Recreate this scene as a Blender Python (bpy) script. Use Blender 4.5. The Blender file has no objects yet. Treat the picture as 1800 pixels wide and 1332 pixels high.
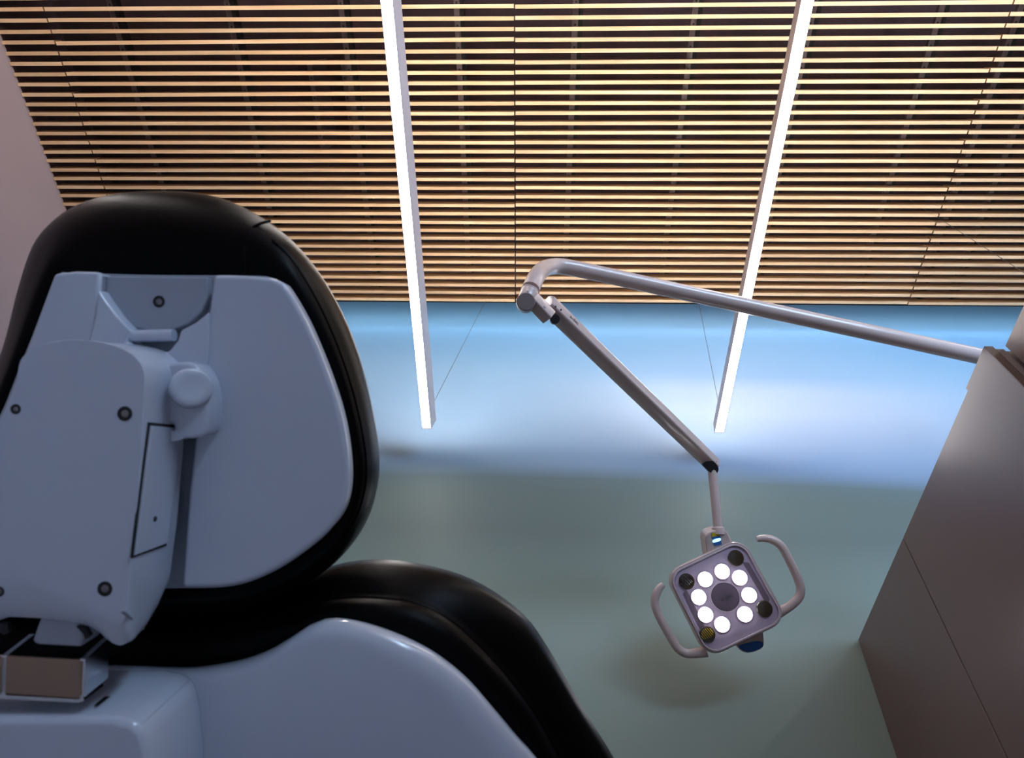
import bpy, bmesh, math, random
from mathutils import Vector, Matrix
random.seed(7)
sc = bpy.context.scene
COL = sc.collection

# ------------------------------------------------------------------ camera
F = 1079.0                       # focal length in pixels of the 1800 px wide frame
CAM = Vector((0, 0, 0.30))
cy = Vector((12.4, 1814, 1079)).normalized()          # world Y seen in camera axes (right, down, forward)
cx = Vector((1, .011, -.030)); cx = (cx - cx.dot(cy) * cy).normalized()
cz = cx.cross(cy)
def wvec(c):                      # camera-axes vector -> world vector
    c = Vector(c); return Vector((cx.dot(c), cy.dot(c), cz.dot(c)))
def P(px, py, d):                 # point seen at that pixel at depth d
    return CAM + d * wvec(((px - 900) / F, (py - 666) / F, 1))
def proj(w):
    r = w - CAM; c = cx * r.x + cy * r.y + cz * r.z
    return 900 + F * c.x / c.z, 666 + F * c.y / c.z
def hit(px, py, ax, val):          # where that line of sight meets the plane axis = val
    d = wvec(((px - 900) / F, (py - 666) / F, 1)); k = (val - CAM[ax]) / d[ax]; return CAM + d * k
right, down, fwd = wvec((1, 0, 0)), wvec((0, 1, 0)), wvec((0, 0, 1))
cam = bpy.data.cameras.new('camera'); co = bpy.data.objects.new('camera', cam); COL.objects.link(co)
M = Matrix((right, -down, -fwd)).transposed().to_4x4(); M.translation = CAM
co.matrix_world = M
cam.sensor_width = 36; cam.lens = F / 1800 * 36; cam.clip_start = 0.02
cam.dof.use_dof = True; cam.dof.focus_distance = 2.0; cam.dof.aperture_fstop = 13
sc.camera = co

# ------------------------------------------------------------------ world, exposure, added blue fill
w = bpy.data.worlds.new('world'); sc.world = w; w.use_nodes = True
w.node_tree.nodes['Background'].inputs[0].default_value = (.5, .65, .9, 1)
w.node_tree.nodes['Background'].inputs[1].default_value = .4
sc.view_settings.view_transform = 'Standard'; sc.view_settings.look = 'None'
sc.view_settings.exposure = .9; sc.view_settings.gamma = 1
ADDED_COVE_E = 11.0
STRIP_E, UP_E, FILL_W, LED_E = 16.0, 48.0, 125.0, 7.0
L = bpy.data.lights.new('blue_fill', 'AREA'); L.shape = 'RECTANGLE'; L.size = 2.2; L.size_y = 1.7
L.energy = FILL_W; L.color = (.50, .72, 1)
lo = bpy.data.objects.new('blue_fill', L); COL.objects.link(lo)
lo.location = (2.2, -2.62, 1.5); lo.rotation_euler = (math.radians(90), 0, math.radians(0))   # added blue fill, unseen, shining in through a made-up rear opening

# ------------------------------------------------------------------ materials
def mat(name, color, rough=.5, metal=0, emit=None, es=0, coat=0, spec=.5):
    m = bpy.data.materials.new(name); m.use_nodes = True
    b = m.node_tree.nodes['Principled BSDF']
    b.inputs['Base Color'].default_value = (*color, 1); b.inputs['Roughness'].default_value = rough
    b.inputs['Metallic'].default_value = metal; b.inputs['Coat Weight'].default_value = coat
    b.inputs['Coat Roughness'].default_value = .12
    b.inputs['Specular IOR Level'].default_value = spec
    if emit: b.inputs['Emission Color'].default_value = (*emit, 1); b.inputs['Emission Strength'].default_value = es
    return m
def lin(r, g, b):
    f = lambda c: (c / 255 / 12.92) if c <= 10 else ((c / 255 + .055) / 1.055) ** 2.4
    return f(r), f(g), f(b)
class NT:
    def __init__(s, m): s.t = m.node_tree; s.b = s.t.nodes['Principled BSDF']
    def n(s, k, **kw):
        x = s.t.nodes.new(k)
        for a, v in kw.items(): setattr(x, a, v)
        return x
    def l(s, a, b): s.t.links.new(a, b)
    def ramp(s, fac, stops):
        r = s.n('ShaderNodeValToRGB'); e = r.color_ramp.elements
        while len(e) > 1: e.remove(e[-1])
        for i, (p, c) in enumerate(stops):
            x = e[0] if i == 0 else e.new(p)
            x.position = p; x.color = (*c, 1)
        s.l(fac, r.inputs[0]); return r.outputs[0]
    def math(s, op, a, b=None):
        x = s.n('ShaderNodeMath', operation=op)
        for i, v in enumerate((a, b)):
            if v is None: continue
            if isinstance(v, (int, float)): x.inputs[i].default_value = v
            else: s.l(v, x.inputs[i])
        return x.outputs[0]
    def bump(s, h, st, dist=.01):
        x = s.n('ShaderNodeBump'); x.inputs['Strength'].default_value = st; x.inputs['Distance'].default_value = dist
        s.l(h, x.inputs['Height']); s.l(x.outputs[0], s.b.inputs['Normal'])
def noisy(m, scale, amt, bump=0, c=None, stretch=(1, 1, 1)):
    """slight tone variation of the surface itself and fine relief"""
    q = NT(m); tc = q.n('ShaderNodeTexCoord'); mp = q.n('ShaderNodeMapping'); mp.inputs['Scale'].default_value = stretch
    q.l(tc.outputs['Object'], mp.inputs[0]); nz = q.n('ShaderNodeTexNoise'); nz.inputs['Scale'].default_value = scale
    nz.inputs['Detail'].default_value = 5; q.l(mp.outputs[0], nz.inputs['Vector'])
    c = c or tuple(q.b.inputs['Base Color'].default_value)[:3]
    out = q.ramp(nz.outputs[0], [(.3, tuple(v * (1 - amt) for v in c)), (.7, tuple(min(1, v * (1 + amt)) for v in c))])
    q.l(out, q.b.inputs['Base Color'])
    if bump: q.bump(nz.outputs[0], bump, .002)
    return m

# wood of the slats: warm, a little different on each slat, grain along the length
def wood(name, c0, c1, c2):
    m = mat(name, c1, .5, spec=.3); q = NT(m); tc = q.n('ShaderNodeTexCoord'); oi = q.n('ShaderNodeObjectInfo')
    mp = q.n('ShaderNodeMapping'); mp.inputs['Scale'].default_value = (3, 60, 60); q.l(tc.outputs['Object'], mp.inputs[0])
    ad = q.n('ShaderNodeVectorMath', operation='ADD'); q.l(mp.outputs[0], ad.inputs[0])
    cb = q.n('ShaderNodeCombineXYZ'); q.l(q.math('MULTIPLY', oi.outputs['Random'], 90), cb.inputs[0]); q.l(cb.outputs[0], ad.inputs[1])
    nz = q.n('ShaderNodeTexNoise'); nz.inputs['Scale'].default_value = 1; nz.inputs['Detail'].default_value = 6; nz.inputs['Distortion'].default_value = .6
    q.l(ad.outputs[0], nz.inputs['Vector'])
    cc = q.ramp(nz.outputs[0], [(.25, c0), (.5, c1), (.75, c2)])
    hs = q.n('ShaderNodeHueSaturation'); q.l(cc, hs.inputs['Color'])
    q.l(q.math('ADD', q.math('MULTIPLY', oi.outputs['Random'], .22), .86), hs.inputs['Value'])
    q.l(hs.outputs[0], q.b.inputs['Base Color']); q.bump(nz.outputs[0], .15, .001); return m
m_wood = wood('slat_face_veneer', (.68, .41, .205), (.79, .515, .285), (.88, .63, .385))
m_wood_shade = wood('slat_side_shaded', (.26, .125, .048), (.36, .185, .078), (.44, .25, .12))  # slat sides: same wood, with the shade between slats put into the colour

m_void = noisy(mat('plenum_plaster', lin(66, 45, 45), .9), 40, .12, .3)
m_rail = mat('rail_metal', lin(104, 90, 90), .5, .2)
q = NT(m_rail); tc = q.n('ShaderNodeTexCoord'); sp = q.n('ShaderNodeSeparateXYZ'); q.l(tc.outputs['Object'], sp.inputs[0])
fy = q.math('SUBTRACT', q.math('FRACT', q.math('MULTIPLY', sp.outputs[1], 11.0)), .5)
dist = q.math('ADD', q.math('POWER', q.math('MULTIPLY', fy, .09), 2), q.math('POWER', sp.outputs[0], 2))
hole = q.math('LESS_THAN', dist, .0045 ** 2)
q.l(q.ramp(hole, [(0, lin(104, 90, 90)), (1, (.004, .003, .003))]), q.b.inputs['Base Color'])
m_raild = mat('rail_black', (.006, .005, .005), .7)
m_alu = mat('light_housing', lin(214, 200, 200), .35, .0)
m_diff = mat('light_diffuser', (1, 1, 1), .4, emit=(1, .93, .90), es=STRIP_E)
m_up = mat('added_uplight', (1, 1, 1), .4, emit=(1, .90, .82), es=UP_E)
m_wire = mat('steel_wire', (.12, .12, .12), .4, .8)
m_wall = noisy(mat('wall_paint', lin(168, 148, 148), .7), 3, .03)
m_floor = noisy(mat('floor_vinyl', (.28, .33, .43), .45), 6, .05)
m_arm = mat('lamp_enamel', lin(196, 176, 170), .27, coat=.25)
m_armd = mat('lamp_enamel_cap', lin(132, 116, 112), .45)
m_dark = mat('dark_hole', (.006, .006, .007), .5)
m_white = noisy(mat('white_abs', (.56, .62, .73), .2, coat=.5), 2, .015)
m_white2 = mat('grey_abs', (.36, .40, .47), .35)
m_vinyl = mat('black_vinyl', (.002, .0016, .0018), .36, spec=.07)
m_vinyl = noisy(m_vinyl, 500, .1, .08)
m_chrome = mat('chrome', (.75, .77, .8), .12, 1)
m_bronze = mat('plated_steel', (.42, .30, .22), .32, 1)
m_screw = mat('screw_steel', (.25, .24, .25), .25, 1)
m_lam = noisy(mat('taupe_laminate', lin(102, 84, 82), .28, spec=.5), 3, .02)
m_lamd = mat('taupe_edge', lin(78, 56, 46), .5)
m_face = mat('lamp_face', lin(182, 164, 182), .35, coat=.3)
m_led = mat('led_lens', (1, 1, 1), .3, emit=(.93, .93, 1), es=LED_E)
m_lens = mat('amber_dark_lens', (.05, .035, .02), .12, coat=.6)
m_yel = mat('yellow_sticker', lin(205, 175, 30), .5)
m_blue = mat('blue_patch', lin(40, 95, 165), .5)
m_glow = mat('indicator_glow', (.3, .7, 1), .4, emit=(.25, .7, 1), es=1.6)
m_ink = mat('printed_ink', (.09, .085, .09), .6)
m_inkr = mat('printed_ink_orange', (.5, .2, .12), .6)

# the mural: a blurred photograph of sky over a field, printed on the back wall
m_mural = mat('mural_print', (.5, .5, .5), .55, spec=.25)
q = NT(m_mural); tc = q.n('ShaderNodeTexCoord'); sp = q.n('ShaderNodeSeparateXYZ'); q.l(tc.outputs['Object'], sp.inputs[0])
X_, Z_ = sp.outputs[0], sp.outputs[2]
nz = q.n('ShaderNodeTexNoise'); nz.inputs['Scale'].default_value = 1.6; nz.inputs['Detail'].default_value = 1
mp = q.n('ShaderNodeMapping'); mp.inputs['Scale'].default_value = (.35, 1, 1.6); q.l(tc.outputs['Object'], mp.inputs[0]); q.l(mp.outputs[0], nz.inputs['Vector'])
h = q.math('ADD', q.math('ADD', Z_, q.math('MULTIPLY', X_, .03)), q.math('MULTIPLY', q.math('SUBTRACT', nz.outputs[0], .5), .12))
fac = q.math('DIVIDE', h, 4.0)
WY = 1.60                                   # distance of the back wall
def st(v, c): return (hit(900, v, 1, WY).z / 4.0, c)
MUR_L = [st(v, c) for v, c in ((1300, (.20, .27, .25)), (1130, (.225, .295, .275)), (1020, (.16, .22, .205)), (930, (.12, .16, .15)), (870, (.13, .17, .155)),
         (838, (.14, .19, .19)), (815, (.23, .33, .41)), (780, (.31, .46, .62)), (715, (.31, .49, .68)), (650, (.29, .50, .70)), (590, (.20, .43, .68)), (535, (.15, .38, .66)))]
MUR_R = [st(v, c) for v, c in ((1300, (.185, .24, .23)), (1130, (.205, .265, .25)), (1020, (.16, .22, .205)), (930, (.12, .16, .15)), (870, (.13, .17, .155)),
         (838, (.14, .19, .19)), (815, (.22, .31, .43)), (790, (.32, .43, .58)), (715, (.50, .595, .72)), (680, (.48, .59, .74)), (650, (.32, .49, .68)), (590, (.26, .46, .66)), (535, (.17, .38, .66)))]
a, b = q.ramp(fac, MUR_L), q.ramp(fac, MUR_R)
mx = q.n('ShaderNodeMix', data_type='RGBA')
d2 = q.math('ABSOLUTE', q.math('SUBTRACT', X_, 1.15))
mr = q.n('ShaderNodeMapRange'); mr.interpolation_type = 'SMOOTHSTEP'; q.l(d2, mr.inputs[0])
mr.inputs[1].default_value = 1.5; mr.inputs[2].default_value = .0; mr.inputs[3].default_value = 0; mr.inputs[4].default_value = 1
q.l(mr.outputs[0], mx.inputs[0]); q.l(a, mx.inputs[6]); q.l(b, mx.inputs[7]); q.l(mx.outputs[2], q.b.inputs['Base Color'])

# ------------------------------------------------------------------ builders
WL = {}                                     # world location of every object made here
def tag(o, label=None, cat=None, group=None, kind=None):
    if label: o['label'] = label
    if cat: o['category'] = cat
    if group: o['group'] = group
    if kind: o['kind'] = kind
    return o
def empty(name, loc, label, cat, group=None):
    o = bpy.data.objects.new(name, None); o.empty_display_size = .1; COL.objects.link(o)
    o.location = loc; WL[o.name] = Vector(loc); return tag(o, label, cat, group)
def make(name, verts, faces, m, parent=None, bevel=0, seg=3, smooth=True, origin=None, ang=35):
    verts = [Vector(v) for v in verts]
    c = Vector(origin) if origin is not None else sum(verts, Vector()) / len(verts)
    me = bpy.data.meshes.new(name); me.from_pydata([v - c for v in verts], [], faces)
    bm = bmesh.new(); bm.from_mesh(me); bmesh.ops.recalc_face_normals(bm, faces=bm.faces); bm.to_mesh(me); bm.free()
    me.materials.append(m)
    o = bpy.data.objects.new(name, me); COL.objects.link(o); WL[o.name] = c
    if parent: o.parent = parent; o.location = c - WL[parent.name]
    else: o.location = c
    if smooth: me.shade_smooth()
    if bevel:
        bv = o.modifiers.new('bevel', 'BEVEL'); bv.width = bevel; bv.segments = seg; bv.limit_method = 'ANGLE'
        bv.angle_limit = math.radians(ang); bv.harden_normals = True
    elif smooth: me.set_sharp_from_angle(angle=math.radians(ang))
    return o
def join(*parts):                           # several (verts, faces) into one
    V, Fc = [], []
    for v, f in parts:
        n = len(V); V += list(v); Fc += [[i + n for i in x] for x in f]
    return V, Fc
def box(x0, x1, y0, y1, z0, z1, lean=0, zr=0):      # lean: x shift per height above zr
    V = []
    for z in (z0, z1):
        s = lean * (z - zr)
        V += [(x0 + s, y0, z), (x1 + s, y0, z), (x1 + s, y1, z), (x0 + s, y1, z)]
    return [Vector(v) for v in V], [[0, 3, 2, 1], [4, 5, 6, 7], [0, 1, 5, 4], [1, 2, 6, 5], [2, 3, 7, 6], [3, 0, 4, 7]]
def smoothpts(pts, n=4, closed=True):
    out = []; N = len(pts); rng = range(N) if closed else range(N - 1)
    g = lambda i: Vector(pts[i % N]) if closed else Vector(pts[max(0, min(N - 1, i))])
    for i in rng:
        a, b, c, d = g(i - 1), g(i), g(i + 1), g(i + 2)
        for k in range(n):
            t = k / n
            out.append(.5 * ((2 * b) + (c - a) * t + (2 * a - 5 * b + 4 * c - d) * t * t + (3 * b - a - 3 * c + d) * t ** 3))
    if not closed: out.append(Vector(pts[-1]))
    return out
def extr(pts, d0, d1):                      # solid whose near face is seen as this outline at depth d0, straight back to d1
    n = len(pts); a = [P(p[0], p[1], d0) for p in pts]; b = [v + fwd * (d1 - d0) for v in a]
    return a + b, [list(range(n)), list(range(2 * n - 1, n - 1, -1))] + [[i, (i + 1) % n, n + (i + 1) % n, n + i] for i in range(n)]
def loft(loops, cap0=True, cap1=True):
    n = len(loops[0]); V = [v for l in loops for v in l]; Fc = []
    for k in range(len(loops) - 1):
        for i in range(n): Fc.append([k * n + i, k * n + (i + 1) % n, (k + 1) * n + (i + 1) % n, (k + 1) * n + i])
    if cap0: Fc.append(list(range(n)))
    if cap1: Fc.append(list(range(len(V) - 1, len(V) - n - 1, -1)))
    return V, Fc
def tube(path, r, n=20, cap=True, sub=6, closed=False):
    pts = smoothpts(path, sub, closed) if sub > 1 else [Vector(p) for p in path]
    rr = r if callable(r) else (lambda t: r)
    N = len(pts); up = None; loops = []
    for i, p in enumerate(pts):
        t = ((pts[(i + 1) % N] - pts[i - 1]) if closed else (pts[min(i + 1, N - 1)] - pts[max(i - 1, 0)])).normalized()
        if up is None: up = t.orthogonal().normalized()
        up = (up - up.dot(t) * t).normalized(); s = t.cross(up)
        R = rr(i / (N - 1))
        loops.append([p + R * (math.cos(a) * up + math.sin(a) * s) for a in [2 * math.pi * k / n for k in range(n)]])
    if closed: loops.append(loops[0]); return loft(loops, False, False)
    return loft(loops, cap, cap)
def lathe(o, axis, prof, n=28):             # prof: (radius, distance along axis)
    axis = Vector(axis).normalized(); u = axis.orthogonal().normalized(); v = axis.cross(u); o = Vector(o)
    return loft([[o + axis * h + r * (math.cos(t) * u + math.sin(t) * v) for t in [2 * math.pi * k / n for k in range(n)]] for r, h in prof])
def rays(poly, c, n):                       # outline resampled by direction from c
    out = []; m = len(poly); c = Vector(c)
    for k in range(n):
        t = 2 * math.pi * k / n; d = Vector((math.cos(t), math.sin(t))); best = None
        for i in range(m):
            a, b = Vector(poly[i]) - c, Vector(poly[(i + 1) % m]) - c; e = b - a
            den = d.x * e.y - d.y * e.x
            if abs(den) < 1e-9: continue
            s = (a.x * e.y - a.y * e.x) / den; u = (a.x * d.y - a.y * d.x) / den
            if s > 0 and -1e-6 <= u <= 1 + 1e-6: best = s if best is None else max(best, s)
        out.append(c + d * best)
    return out
def V2(pts): return [Vector((p[0], p[1])) for p in pts]
def text3(body, o, xdir, ydir, size, m, parent, name='printed_text', thick=.0002):
    cu = bpy.data.curves.new('t', 'FONT'); cu.body = body; cu.size = size; cu.align_x = 'CENTER'; cu.align_y = 'CENTER'; cu.extrude = thick
    t = bpy.data.objects.new('t', cu); me = bpy.data.meshes.new_from_object(t); bpy.data.objects.remove(t)
    xd = Vector(xdir).normalized(); yd = Vector(ydir); yd = (yd - yd.dot(xd) * xd).normalized(); zd = xd.cross(yd)
    vs = [Vector(o) + xd * v.co.x + yd * v.co.y + zd * v.co.z for v in me.vertices]
    fs = [list(p.vertices) for p in me.polygons]
    return make(name, vs, fs, m, parent, smooth=False)

# ------------------------------------------------------------------ room shell
Z0 = CAM.z; H = 3.2 + Z0; HC_ = H + .45      # slat undersides, plastered ceiling above
def S(name, vf, m): return tag(make(name, *vf, m, smooth=False), kind='structure')
S('floor', box(-2.62, 4.2, -2.7, 1.8, -.1, 0), m_floor)
S('ceiling', box(-2.62, 4.2, -2.7, 1.8, HC_, HC_ + .1), m_void)
S('wall_left', box(-2.62, -2.495, -2.7, 1.8, 0, H + .015), m_wall)
S('wall_left_upper', box(-2.62, -2.495, -2.7, 1.8, H + .015, HC_), m_void)  # left wall above the slats, coloured dark to match the void
S('wall_right', box(4.0, 4.1, -2.7, 1.8, 0, HC_), m_wall)
S('wall_back', box(-2.495, 4.0, WY + .012, WY + .1, 0, HC_), m_wall)
S('wall_rear', join(box(-2.495, 1.1, -2.6, -2.5, 0, HC_), box(3.3, 4.0, -2.6, -2.5, 0, HC_),
                    box(1.1, 3.3, -2.6, -2.5, 0, .65), box(1.1, 3.3, -2.6, -2.5, 2.35, HC_)), m_wall)
S('added_window', join(box(1.1, 1.15, -2.6, -2.49, .65, 2.35), box(3.25, 3.3, -2.6, -2.49, .65, 2.35), box(1.15, 3.25, -2.6, -2.49, .65, .70),
                   box(1.15, 3.25, -2.6, -2.49, 2.30, 2.35), box(2.18, 2.22, -2.6, -2.49, .70, 2.30)), m_alu)  # made-up window frame, out of view, around the added blue fill
mu = make('wall_mural', *box(-2.495, 4.0, WY, WY + .011, 0, HC_ - .004), m_mural, smooth=False, origin=(0, WY, 0))
tag(mu, 'blurred printed mural of blue sky over a grey green field covering the back wall', 'mural')

# ------------------------------------------------------------------ slatted wood ceiling
def ceilY(v): return hit(906, v, 2, H).y
Ya, Yb = ceilY(14.1), ceilY(530.0)                       # far lower edges of the first and the last row in view
PITCH = (Yb - Ya) / 32
SW, SH = .0158, .054
BACK = 8
panels = [(-2.493, -2.241, 'narrow wood slat ceiling panel beside the left grey wall'),
          (-2.234, -.093, 'wide wood slat ceiling panel left of the central joint, around the left strip light'),
          (-.086, 2.080, 'wide wood slat ceiling panel right of the central joint, around the right strip light'),
          (2.087, 3.995, 'wood slat ceiling panel at the far right, right of the jagged right joint')]
rails = [hit(px_, py_, 2, H + .07).x for px_, py_ in ((14, 65), (197, 20), (401, 15), (600, 15), (803, 15), (1012, 15), (1222, 15), (1430, 15), (1655, 15), (1765, 95), (1795, 200))] + [3.0, 3.6]
for x0, x1, lab in panels:
    L_ = x1 - x0
    root = empty('slat_ceiling_panel', ((x0 + x1) / 2, 0, H), lab, 'ceiling panel', 'wood slat ceiling panels')
    proto = None
    for k in range(-BACK, 33):
        yc = Ya + k * PITCH - SW / 2
        if proto is None:
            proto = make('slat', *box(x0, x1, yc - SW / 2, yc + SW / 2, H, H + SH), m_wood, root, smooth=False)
            o = proto; o.data.materials.append(m_wood_shade)
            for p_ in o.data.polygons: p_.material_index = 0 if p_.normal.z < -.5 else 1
            base = proto.location.copy(); y0_ = yc
        else:
            o = proto.copy(); COL.objects.link(o); o.parent = root
            o.location = base + Vector((0, yc - y0_, 0))
        o.location.y += random.uniform(-.0012, .0012); o.location.z += random.uniform(0, .001)
        o.rotation_euler.z = random.gauss(0, .0011) * (1 if L_ > 1 else 2)
    ya, yb = Ya - BACK * PITCH - .02, Yb + .004
    for rx in rails:
        if x0 < rx < x1:
            r_ = make('mounting_rail', *box(rx - .013, rx + .013, ya, yb, H + SH + .012, H + SH + .03), m_rail, root, smooth=False, origin=(rx, 0, H + SH + .02))
            make('rail_shadow', *box(rx + .014, rx + .034, ya, yb, H + SH + .012, H + SH + .05), m_raild, r_, smooth=False)  # black bar standing for the shadow beside the rail
            clips = join(*[box(rx - .010, rx + .010, Ya + k * PITCH - SW + .002, Ya + k * PITCH - .002, H + SH - .006, H + SH + .0125) for k in range(-BACK, 33)])
            make('slat_clip', *clips, m_raild, r_, smooth=False)
for bx in (-1.12, -.95):
    tag(make('hanger_strap', *box(bx - .012, bx + .012, .20, .62, H + .20, HC_), m_rail, smooth=False),
        'dim metal strap above the slats, %s of a pair left of the left strip light' % ('left' if bx < -1.0 else 'right'), 'bracket', 'straps above the slats')

# ------------------------------------------------------------------ strip lights
LEAN = .166
def strip_light(x, lab, wl, y1=1.424):
    zb = 2.0 + Z0; y0, hw, ht = -2.40, .0178, .067
    root = empty('pendant_strip_light', (x, y1, zb), lab, 'light', 'pendant strip lights')
    sh = lambda V: [Vector((v.x + LEAN * (v.z - zb), v.y, v.z)) for v in V]
    V, Fc = box(x - hw, x + hw, y0, y1, zb, zb + ht)
    # open channel: sides, top and ends; the diffuser closes it below
    t = .0018
    V, Fc = join(box(x - hw, x - hw + t, y0, y1, zb, zb + ht), box(x + hw - t, x + hw, y0, y1, zb, zb + ht), box(x - hw + t, x + hw - t, y0, y1, zb + ht - t, zb + ht))
    make('housing', sh(V), Fc, m_alu, root, smooth=False)
    make('diffuser', *box(x - hw + t, x + hw - t, y0 + .002, y1 - .003, zb - .0004, zb + .006), m_diff, root, smooth=False)
    make('added_uplight_strip', *box(x - .012 + LEAN * ht, x + .012 + LEAN * ht, y0 + .01, y1 - .01, zb + ht - .001, zb + ht + .003), m_up, root, smooth=False)  # added glowing top on the fixture, brightens the slat undersides
    V, Fc = box(x - hw, x + hw, y1, y1 + .003, zb, zb + ht); make('end_cap', sh(V), Fc, m_armd, root, smooth=False)
    xt = x + LEAN * ht
    for yw in (y1 - .054, -1.0):
        hh = HC_ - zb - ht
        make('suspension_wire', *tube([(xt, yw, zb + ht), (xt + wl * hh, yw + .035, HC_)], .0011, 8, sub=1), m_wire, root)
strip_light(-.413, 'bright hanging strip light left of centre, ending left of the arm joint', .126)
strip_light(.748, 'bright hanging strip light at right, passing behind the lamp arm', .157)

strip_light(1.909, 'added third strip light, unseen behind the taupe cabinet and partition', .157, .95)  # added unseen strip that brightens the right side of the ceiling
strip_light(-1.574, 'added leftmost strip light, unseen, ending overhead before the view begins', .126, -.16)  # added out-of-view strip that brightens the left slats and wall
tag(make('added_cove_tray', *join(box(-2.49, 3.99, 1.412, 1.418, H + SH + .03, H + SH + .07), box(-2.49, 3.99, 1.418, 1.44, H + SH + .03, H + SH + .034)), m_raild, smooth=False), kind='structure')  # unseen tray made up to carry the added glow strip
tag(make('added_cove_strip', *box(-2.48, 3.98, 1.4185, 1.436, H + SH + .035, H + SH + .045), mat('added_cove_glow', (1, 1, 1), .4, emit=(1, .94, .9), es=ADDED_COVE_E), smooth=False), kind='structure')  # added unseen glow strip that brightens the top of the mural

# ------------------------------------------------------------------ cabinet and partition at right
KT = 1.1986 + Z0; KX = .9775
def kbox(x0, x1, y0, y1, z1=KT, z0=0): return box(x0, x1, y0, y1, z0, z1, LEAN, KT)
cab = empty('tall_cabinet', (KX - LEAN * KT, 1.0, 0), 'taupe laminate cabinet run below the lamp arm, meeting the mural', 'cabinet')
make('carcass', *kbox(KX + .014, KX + .22, .630, WY - .004), m_lamd, cab, smooth=False)
make('end_panel', *kbox(KX + .018, KX + .034, .622, .630, KT - .006), m_lam, cab, smooth=False)
make('stile', *kbox(KX - .006, KX + .013, .620, .7245), m_lam, cab, .0006, 1)
make('door', *kbox(KX, KX + .013, .7260, 1.1815, KT - .001), m_lam, cab, .0008, 1)
make('door', *kbox(KX, KX + .013, 1.1845, WY - .004, KT - .001), m_lam, cab, .0008, 1)
make('edge_band', *kbox(KX - .0055, KX + .0125, .6185, .620), m_lamd, cab, smooth=False)
pt = make('partition_panel', *kbox(KX + .039, KX + .22, -1.6, .618, KT + .001), m_lam, smooth=False)
tag(pt, 'plain taupe partition at the right edge, nearer than the cabinet with the dark edge', 'partition')

# ------------------------------------------------------------------ dental lamp on its arm
ap = [P(925, 530, 1.37), P(933, 508, 1.385), P(942, 488, 1.42), P(952, 475.5, 1.48), P(965, 469.5, 1.535), P(984, 468, 1.565), P(1010, 472, 1.575), P(1060, 482.5, 1.58), P(1180, 509, 1.58), P(1300, 535, 1.58), P(1500, 578, 1.57), P(1700, 621.5, 1.56)]
tail = (ap[-1] - ap[-2]).normalized(); ap.append(ap[-1] + tail * .22)
pe = ap[-1]
lamp = empty('dental_lamp', (pe.x, pe.y, 0), 'grey exam lamp on a long folding arm with a square lit head', 'lamp')
make('horizontal_arm', *tube(ap[1:], .0203, 28), m_arm, lamp)
make('post', *tube([(pe.x + .01, pe.y, 0), (pe.x + .01, pe.y, pe.z + .03)], .03, 24, sub=1), m_arm, lamp)
sax = (ap[1] - ap[0]).normalized()
sl = make('sleeve', *lathe(ap[0] - sax * .012, sax, [(.019, 0), (.0212, .002), (.0212, .042), (.0205, .044)]), m_arm, lamp)
make('sleeve_ring', *lathe(ap[0] + sax * .0285, sax, [(.0205, 0), (.0216, .0003), (.0216, .0010), (.0205, .0013)]), m_armd, sl)
side = sax.cross(fwd).normalized()
if side.dot(right) < 0: side = -side
nrm = side.cross(sax).normalized()
if nrm.dot(fwd) > 0: nrm = -nrm
def on_sleeve(a, h): return ap[0] + sax * h + .0214 * (math.cos(a) * nrm + math.sin(a) * side)
for r_, (h_, a0, a1) in enumerate([(.0215, .05, .75), (.0195, .0, .85), (.0175, -.02, .8), (.0155, -.02, .55), (.012, .25, .8), (.009, .5, .75), (.007, .6, .8)]):
    n_ = 7; segs = []
    for i in range(n_):
        a_ = a0 + (a1 - a0) * i / n_; b_ = a_ + (a1 - a0) / n_ * random.uniform(.35, .8)
        p0, p1, p2, p3 = on_sleeve(a_, h_), on_sleeve(b_, h_), on_sleeve(b_, h_ + .0006), on_sleeve(a_, h_ + .0006)
        segs.append(([p0, p1, p2, p3], [[0, 1, 2, 3]]))
    make('printed_text', *join(*segs), m_ink, sl, smooth=False)
text3('CE', on_sleeve(-.22, .0125), side, sax, .0045, m_ink, sl)
# round pivot cap seen face on
cf = P(924.6, 530, 1.335)
make('pivot_cap', *lathe(cf, fwd, [(.0185, 0), (.0203, .0015), (.0205, .004), (.0205, .045), (.019, .052)], 40), m_armd, lamp)
def beam(p0, p1, d0, d1, prof, w0=1, w1=1):
    """long moulded beam; prof = (across, depth) in mm, seen from the camera side"""
    a, b = P(*p0, d0), P(*p1, d1); ax = (b - a).normalized()
    dv = (fwd - fwd.dot(ax) * ax).normalized(); pv = ax.cross(dv)
    if pv.dot(right) < 0: pv = -pv
    return loft([[a + (pv * x + dv * y) * .001 * w0 for x, y in prof], [b + (pv * x + dv * y) * .001 * w1 for x, y in prof]])
pr = [(-23, 10), (-21.5, 2), (-16, -5), (-8, -11), (0, -15), (4, -16), (6, -15.5), (8, -14), (20, -3), (22.5, 0), (23, 3), (22, 16), (18, 26), (-15, 26), (-21, 20)]
make('lower_arm', *beam((963, 534), (1256, 818), 1.40, 1.735, pr, 1.0, 1.0), m_arm, lamp, .002, 2, ang=50)
prs = [(-19, 18), (-20, 5), (-2, -16), (1, -17), (16, -3), (18, 1), (17, 18)]
make('arm_knuckle', *beam((935, 524), (967, 558), 1.365, 1.375, prs), m_arm, lamp, .0025, 3)
make('arm_opening', *lathe(P(975.5, 560.5, 1.384), fwd, [(.0110, 0), (.0113, .002), (.0113, .02)], 24), m_dark, lamp)
for px_, py_ in ((977, 538.5), (986.5, 544)):
    make('screw', *lathe(P(px_, py_, 1.385), fwd, [(.0018, 0), (.0022, .0006), (.0022, .01)], 12), m_screw, lamp)
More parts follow.
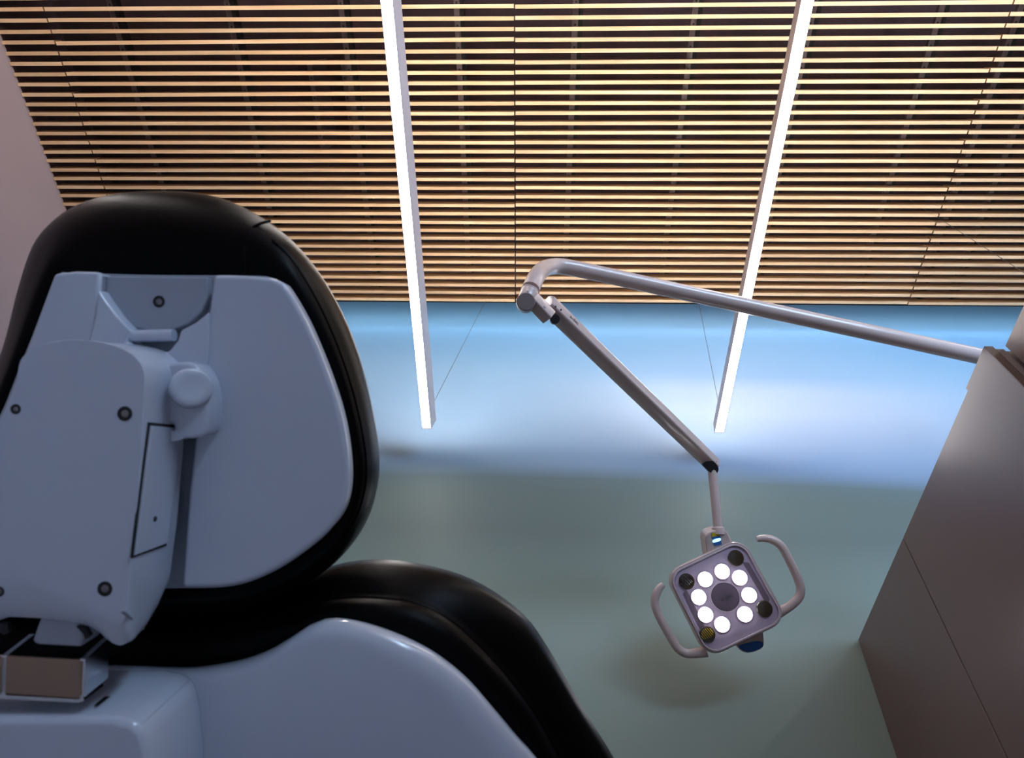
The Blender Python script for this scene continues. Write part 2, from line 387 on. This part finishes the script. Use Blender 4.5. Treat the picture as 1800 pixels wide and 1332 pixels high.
av = (P(1256, 818, 1.735) - P(963, 534, 1.40)).normalized()
lf = P(1008, 561, 1.408)
make('screw', *lathe(P(1258, 812, 1.715), fwd, [(.0030, 0), (.0034, .0006), (.0034, .01)], 14), m_screw, lamp)
dvv = (fwd - fwd.dot(av) * av).normalized(); pvv = av.cross(dvv)
if pvv.dot(right) < 0: pvv = -pvv
fdir = (pvv * 12 + dvv * 11).normalized()                   # across the light face of the arm
fn = av.cross(fdir).normalized()
if fn.dot(fwd) > 0: fn = -fn
A0 = P(963, 534, 1.40)
def on_arm(s, t): return A0 + av * s + (pvv * (8 + 12 * t) + dvv * (-14 + 11 * t)) * .001 + fn * .0006
# printed maker's mark along the arm
text3('a-dec', on_arm(.075, .55), av, -fdir if fn.dot(av.cross(-fdir)) > 0 else fdir, .014, m_ink, lamp)
kd = P(957, 540, 1.35)
text3('300', kd, av, right * .7 - down * .7, .005, m_ink, lamp)
# end of the arm: dark slot and the drop rod
rt, rb = P(1251.5, 817, 1.722), P(1263, 934, 1.665)
ra = (rb - rt).normalized()
make('arm_opening', *extr(smoothpts(V2([(1236.5, 817), (1241, 811.5), (1250, 809), (1258, 814), (1263, 823), (1261.5, 830), (1256, 834), (1247, 829), (1241, 823)]), 4), 1.7045, 1.72), m_dark, lamp)
make('drop_rod', *tube([rt - ra * .0, rb], lambda t: .0132 - .0008 * t, 24, sub=1), m_arm, lamp)
make('rod_collar', *lathe(rb - ra * .012, ra, [(.0135, 0), (.0165, .003), (.0175, .012), (.0175, .02)]), m_arm, lamp)

# lamp head: a rounded square tilted towards the room
HC = P(1275.5, 1048.5, 1.60); ang = math.radians(-25.5)
ex = (right * math.cos(ang) + down * math.sin(ang))
ey0 = (-right * math.sin(ang) + down * math.cos(ang))
tl = math.radians(17)
ey = (ey0 * math.cos(tl) - fwd * math.sin(tl)); en = ex.cross(ey)            # en: away from the viewer
if en.dot(fwd) < 0: en = -en
def HP(s, t, w_=0): return HC + ex * s + ey * t + en * w_
def on_head(px, py, w_=0):
    d = (P(px, py, 1) - CAM); o = HC + en * w_
    return CAM + d * ((o - CAM).dot(en) / d.dot(en))
def rsq(h, r, n=8, hy=None):
    hy = hy or h; out = []
    for cxs, cys, a0 in ((1, 1, 0), (-1, 1, 90), (-1, -1, 180), (1, -1, 270)):
        for k in range(n + 1):
            t = math.radians(a0 + 90 * k / n); out.append((cxs * (h - r) + r * math.cos(t), cys * (hy - r) + r * math.sin(t)))
    return out
def hloop(h, r, w_): return [HP(a, b, w_) for a, b in rsq(h, r)]
head = make('lamp_head', *loft([hloop(.1045, .036, .004), hloop(.1125, .040, .002), hloop(.1145, .042, .008), hloop(.1155, .043, .030), hloop(.108, .043, .048), hloop(.075, .04, .062)], True, True), m_arm, lamp, ang=60)
m_rim = mat('clear_rim', lin(205, 190, 198), .12, coat=.6)
make('lens_rim', *loft([hloop(.1045, .036, .003), hloop(.1055, .0365, -.003), hloop(.1085, .0385, -.003), hloop(.1095, .039, .003)], False, False), m_rim, head, ang=60)
make('lamp_face', *loft([hloop(.1040, .0355, .0035), hloop(.1040, .0355, .0010)], True, True), m_face, head, ang=60)
m_groove = mat('face_recess', lin(112, 96, 108), .35)
for sgn in (-1, 1):
    g = [(sgn * .082, -.058), (sgn * .096, -.050), (sgn * .098, .050), (sgn * .084, .064)]
    make('side_recess', *loft([[HP(a, b, .0005) for a, b in g], [HP(a, b, .0012) for a, b in g]]), m_groove, head, smooth=False)
make('center_disc', *lathe(HP(-.001, .0, .0014), -en, [(.0365, 0), (.0365, .0015), (.034, .0022)], 40), m_groove, head)
make('disc_ring', *tube([HP(-.001 + .0365 * math.cos(t), .0365 * math.sin(t), -.0008) for t in [2 * math.pi * k / 32 for k in range(32)]], .0006, 6, sub=1, closed=True), m_rim, head)
text3('a-dec', HP(.002, .002, -.0012), ex, -ey, .016, m_ink, head)
for lx, ly in ((497, 747), (600, 783), (655, 885), (630, 997), (497, 1057), (400, 1000), (360, 897), (398, 793)):
    c = on_head(1120 + lx / 3.331, 780 + ly / 3.331, 0)
    ho = make('led_housing', *lathe(c + en * .001, -en, [(.0208, 0), (.0208, .002), (.0200, .0025)], 32), m_face, head)
    make('led_lens', *lathe(c - en * .0005, -en, [(.0186, 0), (.0186, .002), (.0165, .004), (.010, .0052), (.002, .0056)], 32), m_led, ho)
for lx, ly, stripe in ((578, 668, 0), (290, 805, 1), (745, 965, 0), (410, 1115, 2)):
    c = on_head(1120 + lx / 3.331, 780 + ly / 3.331, 0)
    ln = make('corner_lens', *lathe(c + en * .001, -en, [(.0205, 0), (.0205, .002), (.019, .004), (.012, .0058), (.002, .0064)], 32), m_lens, head)
    if stripe:
        parts_ = []
        for k in range(-3, 4):
            hl = math.sqrt(max(0, .0165 ** 2 - (k * .0048) ** 2))
            d1 = (ey0 * .97 + ex * .25).normalized(); d2_ = (ex * .97 - ey0 * .25).normalized()
            c_ = c + d2_ * (k * .0048) - en * (.0074 - 10 * (k * .0048) ** 2)
            parts_.append(tube([c_ - d1 * hl + en * .0022, c_ - d1 * hl * .5 + en * .0003, c_ - en * .0004, c_ + d1 * hl * .5 + en * .0003, c_ + d1 * hl + en * .0022], 0.0010, 6, sub=1))
        make('reflector_rib', *join(*parts_), m_yel if stripe == 2 else m_screw, ln)
for pts in ([(404, 1212), (360, 1222), (300, 1228), (262, 1215), (228, 1185), (190, 1120), (150, 1050), (118, 985), (103, 930), (112, 880), (130, 845), (153, 822)],
            [(800, 1000), (850, 975), (900, 945), (945, 900), (957, 850), (945, 800), (915, 730), (875, 650), (845, 600), (800, 566), (750, 553), (700, 558)]):
    path = [on_head(1120 + a / 3.331, 780 + b / 3.331, .022) for a, b in pts]
    make('handle', *tube(path, lambda t: .0112 - .004 * max(0, (t - .8) / .2) ** 2 + (.004 * max(0, (.15 - t) / .15)), 18), m_arm, head)
yk = smoothpts(V2([(1241, 960), (1240, 946), (1245, 937), (1256, 932.5), (1268, 931), (1278, 935), (1285, 948), (1296, 975), (1300, 1010), (1250, 1010), (1244, 982)]), 4)
yo = make('head_yoke', *extr(yk, 1.652, 1.70), m_arm, lamp, .004, 3)
def quad(pts, d, th=.0006): return extr(V2(pts), d, d + th)
make('color_patch', *quad([(1251, 937), (1263.5, 935.5), (1265, 941), (1251.5, 943.5)], 1.6505), m_yel, yo, smooth=False)  # yellow and blue stickers on the yoke
make('color_patch', *quad([(1251.5, 944), (1265.5, 941.5), (1269, 957), (1256, 959.5)], 1.6505), m_blue, yo, smooth=False)
make('indicator_light', *extr(smoothpts(V2([(1253, 951), (1255, 948.5), (1264, 946), (1267, 946.8), (1266.5, 949.5), (1264, 951), (1256, 953.3), (1253.5, 953)]), 3), 1.649, 1.6505), m_glow, yo, smooth=False)
tb = smoothpts(V2([(1290, 1112), (1295, 1134), (1303, 1144), (1316, 1148), (1332, 1144), (1342, 1137), (1343, 1122), (1337, 1098), (1312, 1090)]), 4)
to = make('head_rear_grip', *extr(tb, 1.60, 1.64), m_arm, lamp, .004, 3)
make('color_patch', *extr(smoothpts(V2([(1299, 1135), (1316, 1130), (1330, 1127), (1341, 1129), (1341, 1136), (1331, 1142), (1316, 1146), (1304, 1142)]), 3), 1.5985, 1.6005), m_blue, to, smooth=False)  # thin blue patch across the lower end of the grip

# ------------------------------------------------------------------ dental chair, seen from behind and below
seatx = -.30
ch = empty('dental_chair', (seatx, .95, 0), 'black padded dental chair with white shells, seen from behind and below', 'chair')
sh_all = smoothpts(V2([(99, 483), (130, 477), (280, 480), (430, 481), (482, 485), (510, 508), (545, 570), (580, 655), (606, 740), (618, 825), (612, 885), (588, 930), (540, 972), (480, 1010), (410, 1034), (310, 1038), (150, 1038), (50, 1015), (-30, 960), (-55, 890), (-40, 800), (0, 720), (40, 620)]), 5)
sil = smoothpts(V2([(58, 430), (95, 386), (140, 358), (200, 341), (270, 335.5), (340, 338), (400, 352), (460, 382), (515, 424), (562, 480), (600, 545), (632, 625), (655, 715), (667, 800), (663, 858), (645, 915), (612, 965), (566, 1008), (510, 1040), (420, 1075), (300, 1085), (150, 1080), (40, 1060), (-40, 1020), (-85, 950), (-75, 850), (-40, 735), (5, 610), (32, 505)]), 5)
rid = smoothpts(V2([(75, 455), (105, 415), (150, 395), (210, 385), (280, 382), (350, 386), (405, 394), (445, 402), (500, 440), (542, 500), (580, 575), (612, 660), (634, 745), (644, 820), (638, 875), (618, 925), (585, 965), (540, 1000), (490, 1030), (410, 1058), (300, 1065), (150, 1062), (40, 1045), (-35, 1000), (-72, 930), (-62, 840), (-30, 740), (15, 620), (48, 520)]), 5)
C0 = (290, 730); NR = 160
ls, lr, lsil = rays(sh_all, C0, NR), rays(rid, C0, NR), rays(sil, C0, NR)
def lp(l, d, k=1.0): return [P(C0[0] + (p.x - C0[0]) * k, C0[1] + (p.y - C0[1]) * k, d) for p in l]
def mixl(a, b, t): return [p.lerp(q_, t) for p, q_ in zip(a, b)]
cush = make('headrest_cushion', *loft([lp(ls, .432, .9), lp(ls, .428, .995), lp(mixl(ls, lr, .35), .4265), lp(mixl(ls, lr, .75), .430), lp(lr, .436), lp(mixl(lr, lsil, .35), .441), lp(mixl(lr, lsil, .7), .449), lp(mixl(lr, lsil, .93), .461), lp(lsil, .476), lp(lsil, .492, .985), lp(lsil, .505, .94), lp(lsil, .512, .86)]), m_vinyl, ch, ang=180)
seam = [P(x_, y_, d_) for x_, y_, d_ in ((432, 476, .4265), (430, 440, .4285), (436, 410, .4355), (452, 395, .440), (475, 388, .447))]
make('seam', *tube(seam, .0011, 8), m_vinyl, cush)
rp = [v - fwd * .0004 for p_, v in zip(lr, lp(lr, .436)) if p_.x > 470 and p_.y < 960]
rp.sort(key=lambda v: proj(v)[1])
make('piping', *tube(rp, .0009, 6, sub=1), m_vinyl, cush)
# white shell of the headrest: back plate with a channel between two raised bands
bandR = smoothpts(V2([(374, 482), (430, 483), (474, 487)]), 3, False)[:-1] + smoothpts(V2([(474, 487), (492, 494), (506, 508), (540, 568), (576, 655), (602, 740), (613, 825), (607, 885), (583, 927), (536, 968), (478, 1005), (410, 1029), (318, 1034)]), 5, False) + V2([(331, 860), (349, 700), (364, 560)])
bandL = V2([(94, 480), (130, 476), (174, 477), (176, 484), (168, 600), (158, 760), (145, 1034)]) + smoothpts(V2([(100, 1030), (50, 1010), (-26, 957), (-50, 888), (-36, 800), (4, 720), (42, 620)]), 4, False)
shell = make('headrest_shell', *join(extr(mixl(V2(rays(sh_all, C0, 120)), [Vector(C0)] * 120, .012), .426, .434)), m_white2, ch, .001, 2)
make('shell_band', *extr(bandR, .412, .4265), m_white, shell, .0035, 4, ang=40)
make('shell_band', *extr(bandL, .412, .4265), m_white, shell, .0035, 4, ang=40)
# round plate with its screw, yoke and roller bar in the channel
disc = V2([(183, 485), (364, 487), (366, 520), (355, 548), (330, 570), (300, 581), (270, 583), (240, 577), (212, 561), (192, 537), (184, 510)])
mp_ = make('mounting_plate', *extr(disc, .4185, .4262), m_white2, ch, .0012, 2)
def screw(px, py, d, parent, r=.0032):
    make('screw_recess', *lathe(P(px, py, d - .0003), fwd, [(r * 1.7, 0), (r * 1.7, .0006)], 20), m_dark, parent)
    make('screw', *lathe(P(px, py, d - .0006), fwd, [(r * .5, 0), (r, .0004), (r * 1.05, .0012)], 16), m_screw, parent)
screw(279, 530, .4185, mp_, .0024)
yoke = [(172, 508), (186, 530), (206, 556), (224, 575), (232, 582), (222, 600), (262, 618), (296, 618), (312, 598), (318, 580), (345, 566), (366, 548), (366, 620), (350, 700), (250, 720), (120, 720), (166, 560)]
make('glide_yoke', *extr(V2(yoke), .409, .4262), m_white, ch, .0015, 3)
make('roller_bar', *tube([P(212, 591, .4145), P(306, 589, .4145)], .0042, 20, sub=1), m_white, ch)
# white glide housing
hs0 = [(33, 642), (45, 622), (72, 606), (104, 599), (140, 597), (180, 602), (215, 613), (240, 630), (252, 650), (253, 690), (248, 800), (238, 920), (228, 1030), (224, 1080), (220, 1110), (214, 1128), (203, 1136), (190, 1134), (176, 1125), (160, 1112), (133, 1099), (71, 1090), (0, 1087), (-20, 1087), (-14, 1000), (-4, 900), (8, 820), (20, 740), (28, 690)]
hd0, hd1 = .365, .412
hs = smoothpts(V2(hs0), 3)
def hloop_(d, k): return [P(p.x, p.y if p.y < 950 else 950 + (p.y - 950) * k, hd0) + fwd * (d - hd0) for p in hs]
hous = make('glide_housing', *loft([hloop_(hd0, .82), hloop_(.3675, .94), hloop_(.371, 1.03), hloop_(.378, 1.05), hloop_(.389, 1.0), hloop_(.401, .88), hloop_(hd1, .70)]), m_white, ch, .0050, 5, ang=42)
for px_, py_ in ((219, 727), (184, 1035), (27, 719), (-2, 1040)): screw(px_, py_, hd0, hous, .0026 if px_ > 100 else .0018)
make('hinge_pocket', *extr(V2([(134, 1101), (150, 1104), (158, 1118), (150, 1124), (146, 1114)]), .3695, .3725), m_dark, hous, smooth=False)
make('hinge_pocket', *extr(V2([(0, 1094), (12, 1096), (16, 1110), (6, 1116), (-8, 1104)]), .3695, .3725), m_dark, hous, smooth=False)
def side_x(y): # lateral pixel (at depth hd0) of the housing's right face
    pts = [(600, 252), (650, 252), (690, 253), (800, 248), (920, 238), (1030, 228), (1142, 208)]
    for (a, xa), (b, xb) in zip(pts, pts[1:]):
        if y <= b: return xa + (xb - xa) * max(0, (y - a)) / (b - a)
    return xb
def on_side(px, py, off=0.0):
    d = .39
    for _ in range(8):
        yf = 666 + (py - 666) * d / hd0; d = hd0 * (side_x(yf) - 900) / (px - 900)
    return P(px, py, d) + right * off
def sideplate(pts, off, th):
    a = [on_side(x_, y_, off) for x_, y_ in pts]; b = [v - right * th for v in a]; n = len(a)
    return a + b, [list(range(n)), list(range(2 * n - 1, n - 1, -1))] + [[i, (i + 1) % n, n + (i + 1) % n, n + i] for i in range(n)]
pp = [(263, 748), (311, 752), (306, 850), (290, 955), (234, 976), (246, 880), (256, 800)]
make('panel_gap', *sideplate([(259, 742), (312, 747), (307, 850), (292, 959), (230, 981), (242, 880), (252, 800)], .0003, .0008), m_dark, hous, smooth=False)
ac = make('access_panel', *sideplate(pp, .0016, .0025), m_white, hous, .0006, 2)
dd = on_side(268, 912, .0016)
make('peg_hole', *lathe(dd, right, [(.0017, 0), (.0017, .0003)], 14), m_dark, ac)
make('mould_line', *sideplate([(209, 1076), (213, 1074), (248, 1104), (245, 1107)], .0022, .0012), mat('mould_line', (.25, .27, .33), .5), hous, smooth=False)
# latch with its thumb knob
lat = [(272, 655), (296, 640), (330, 636), (352, 652), (366, 690), (365, 752), (352, 768), (318, 770), (303, 760), (303, 745), (262, 745), (255, 715), (258, 685)]
la = make('release_latch', *extr(smoothpts(V2(lat), 2), .394, .418), m_white, ch, .0025, 3)
make('latch_hook', *extr(smoothpts(V2([(270, 766), (280, 757), (300, 756), (318, 762), (322, 771), (305, 776), (284, 774)]), 3), .3935, .408), m_white, la, .0015, 3)
kc = P(336, 682, .3905); kax = (-fwd + right * .72 + down * -.15).normalized()
make('thumb_knob', *lathe(kc + kax * -.0065, kax, [(.0085, 0), (.0118, .0015), (.0128, .004), (.0125, .009), (.0108, .0108), (.0065, .0098), (.002, .0094)], 36), m_white, la, ang=70)
# hinge bracket of plated steel
br = make('hinge_bracket', *join(extr(V2([(-60, 1150), (0, 1153), (148, 1160), (146, 1222), (138, 1228), (0, 1219), (-60, 1216)]), .368, .3705)), m_bronze, ch, .0006, 2)
def plate3(a, b, th):                      # side plate of the bracket running back from the front plate
    V = [P(*a[0], .368), P(*a[1], .368)]; V += [V[1] + fwd * b - down * .001, V[0] + fwd * b - down * .004]
    return V + [v - right * th for v in V], [[0, 1, 2, 3], [7, 6, 5, 4], [0, 4, 5, 1], [1, 5, 6, 2], [2, 6, 7, 3], [3, 7, 4, 0]]
make('bracket_side', *plate3([(150, 1158), (148, 1226)], .022, .0035), m_chrome, br, .0004, 2)
make('bracket_side', *plate3([(12, 1152), (10, 1222)], .022, .0035), m_chrome, br, .0004, 2)
make('bracket_side', *extr(V2([(-60, 1217), (0, 1221), (138, 1229), (146, 1224), (148, 1231), (138, 1235), (0, 1228), (-60, 1224)]), .3675, .385), m_chrome, br, smooth=False)
make('hinge_arm', *extr(V2([(70, 1085), (135, 1090), (146, 1120), (142, 1138), (66, 1134), (55, 1128)]), .372, .390), m_white2, ch, .002, 2)
# backrest: cushion, shell and lower cover
CX = 200
def sym(pts): return V2(pts) + V2([(2 * CX - x_, y_) for x_, y_ in reversed(pts)])
low = [(1010, 1430), (1050, 1540), (1065, 1650), (1040, 1760), (900, 1830), (500, 1860)]
s_top = [(200, 1168), (260, 1170), (330, 1172), (380, 1167), (430, 1157), (470, 1143), (505, 1124), (535, 1103), (562, 1090), (590, 1085), (640, 1093), (700, 1113), (760, 1143), (818, 1188), (866, 1242), (908, 1292), (945, 1334), (1010, 1430), (1050, 1540), (1065, 1650), (1040, 1760), (900, 1830), (500, 1860)]
r_top = [(200, 1095), (330, 1090), (430, 1080), (500, 1068), (560, 1056), (625, 1050), (690, 1053), (740, 1062), (792, 1089), (838, 1130), (888, 1184), (938, 1250), (985, 1332), (1045, 1440), (1090, 1550), (1100, 1660), (1070, 1780), (920, 1855), (500, 1885)]
o_top = [(200, 1040), (330, 1038), (440, 1036), (510, 1028), (548, 1010), (590, 992), (640, 984), (690, 984), (745, 992), (800, 1006), (850, 1028), (898, 1060), (932, 1092), (958, 1130), (985, 1175), (1022, 1240), (1080, 1334), (1130, 1440), (1165, 1560), (1170, 1680), (1130, 1800), (960, 1880), (500, 1905)]
BC = (200, 1550); NB = 260
def seg(pts): return smoothpts(sym(pts), 4)
bs, brr, bo = rays(seg(s_top), BC, NB), rays(seg(r_top), BC, NB), rays(seg(o_top), BC, NB)
def bl(l, d, k=1.0): return [P(BC[0] + (p.x - BC[0]) * k, BC[1] + (p.y - BC[1]) * k, d) for p in l]
bc = make('backrest_cushion', *loft([bl(bs, .450, .9), bl(bs, .447, .99), bl(mixl(bs, brr, .15), .446), bl(mixl(bs, brr, .4), .4475), bl(mixl(bs, brr, .7), .452), bl(mixl(bs, brr, .92), .459), bl(brr, .465),
      bl(mixl(brr, bo, .15), .469), bl(mixl(brr, bo, .5), .478), bl(mixl(brr, bo, .85), .492), bl(bo, .506), bl(bo, .520, .985), bl(bo, .528, .94), bl(bo, .531, .86)]), m_vinyl, ch, ang=180)
make('piping', *tube([v - fwd * .0004 for v in bl(brr, .465)], .0014, 6, sub=1, closed=True), m_vinyl, bc)
def inset(k, d): return bl(mixl(bs, [Vector(BC)] * NB, k), d)
make('backrest_shell', *loft([inset(.50, .4255), inset(.085, .4262), inset(.06, .4272), inset(.035, .4295), inset(.016, .433), inset(.005, .438), inset(0, .444), inset(0, .449)]), m_white, ch, ang=80)
# lower white cover over the backrest mechanism
cov = [(-320, 1262), (60, 1262), (195, 1262), (232, 1270), (252, 1290), (262, 1332), (270, 1420), (268, 1560), (250, 1640), (-330, 1640)]
cv = make('hinge_cover', *extr(V2(cov), .365, .428), m_white, ch, .009, 6, ang=20)
make('vent_slot', *extr(V2([(0, 0)]) or [], .36, .37) if False else join(([P(165, 1240, .3765), P(172, 1240, .3765), P(209, 1213, .3995), P(197, 1213, .3995)], [[0, 1, 2, 3]])), m_dark, cv, smooth=False)
# seat and pedestal under the view
def rbox(name, x0, x1, y0, y1, z0, z1, m, bev): return make(name, *box(x0, x1, y0, y1, z0, z1), m, ch, bev, 4)
rbox('seat', seatx - .26, seatx + .26, .56, 1.40, .30, .42, m_vinyl, .04)
rbox('seat_shell', seatx - .22, seatx + .22, .60, 1.36, .24, .30, m_white, .02)
rbox('pedestal', seatx - .12, seatx + .12, .80, 1.15, .05, .24, m_white, .02)
rbox('base_plate', seatx - .25, seatx + .25, .65, 1.35, 0, .05, m_white, .015)
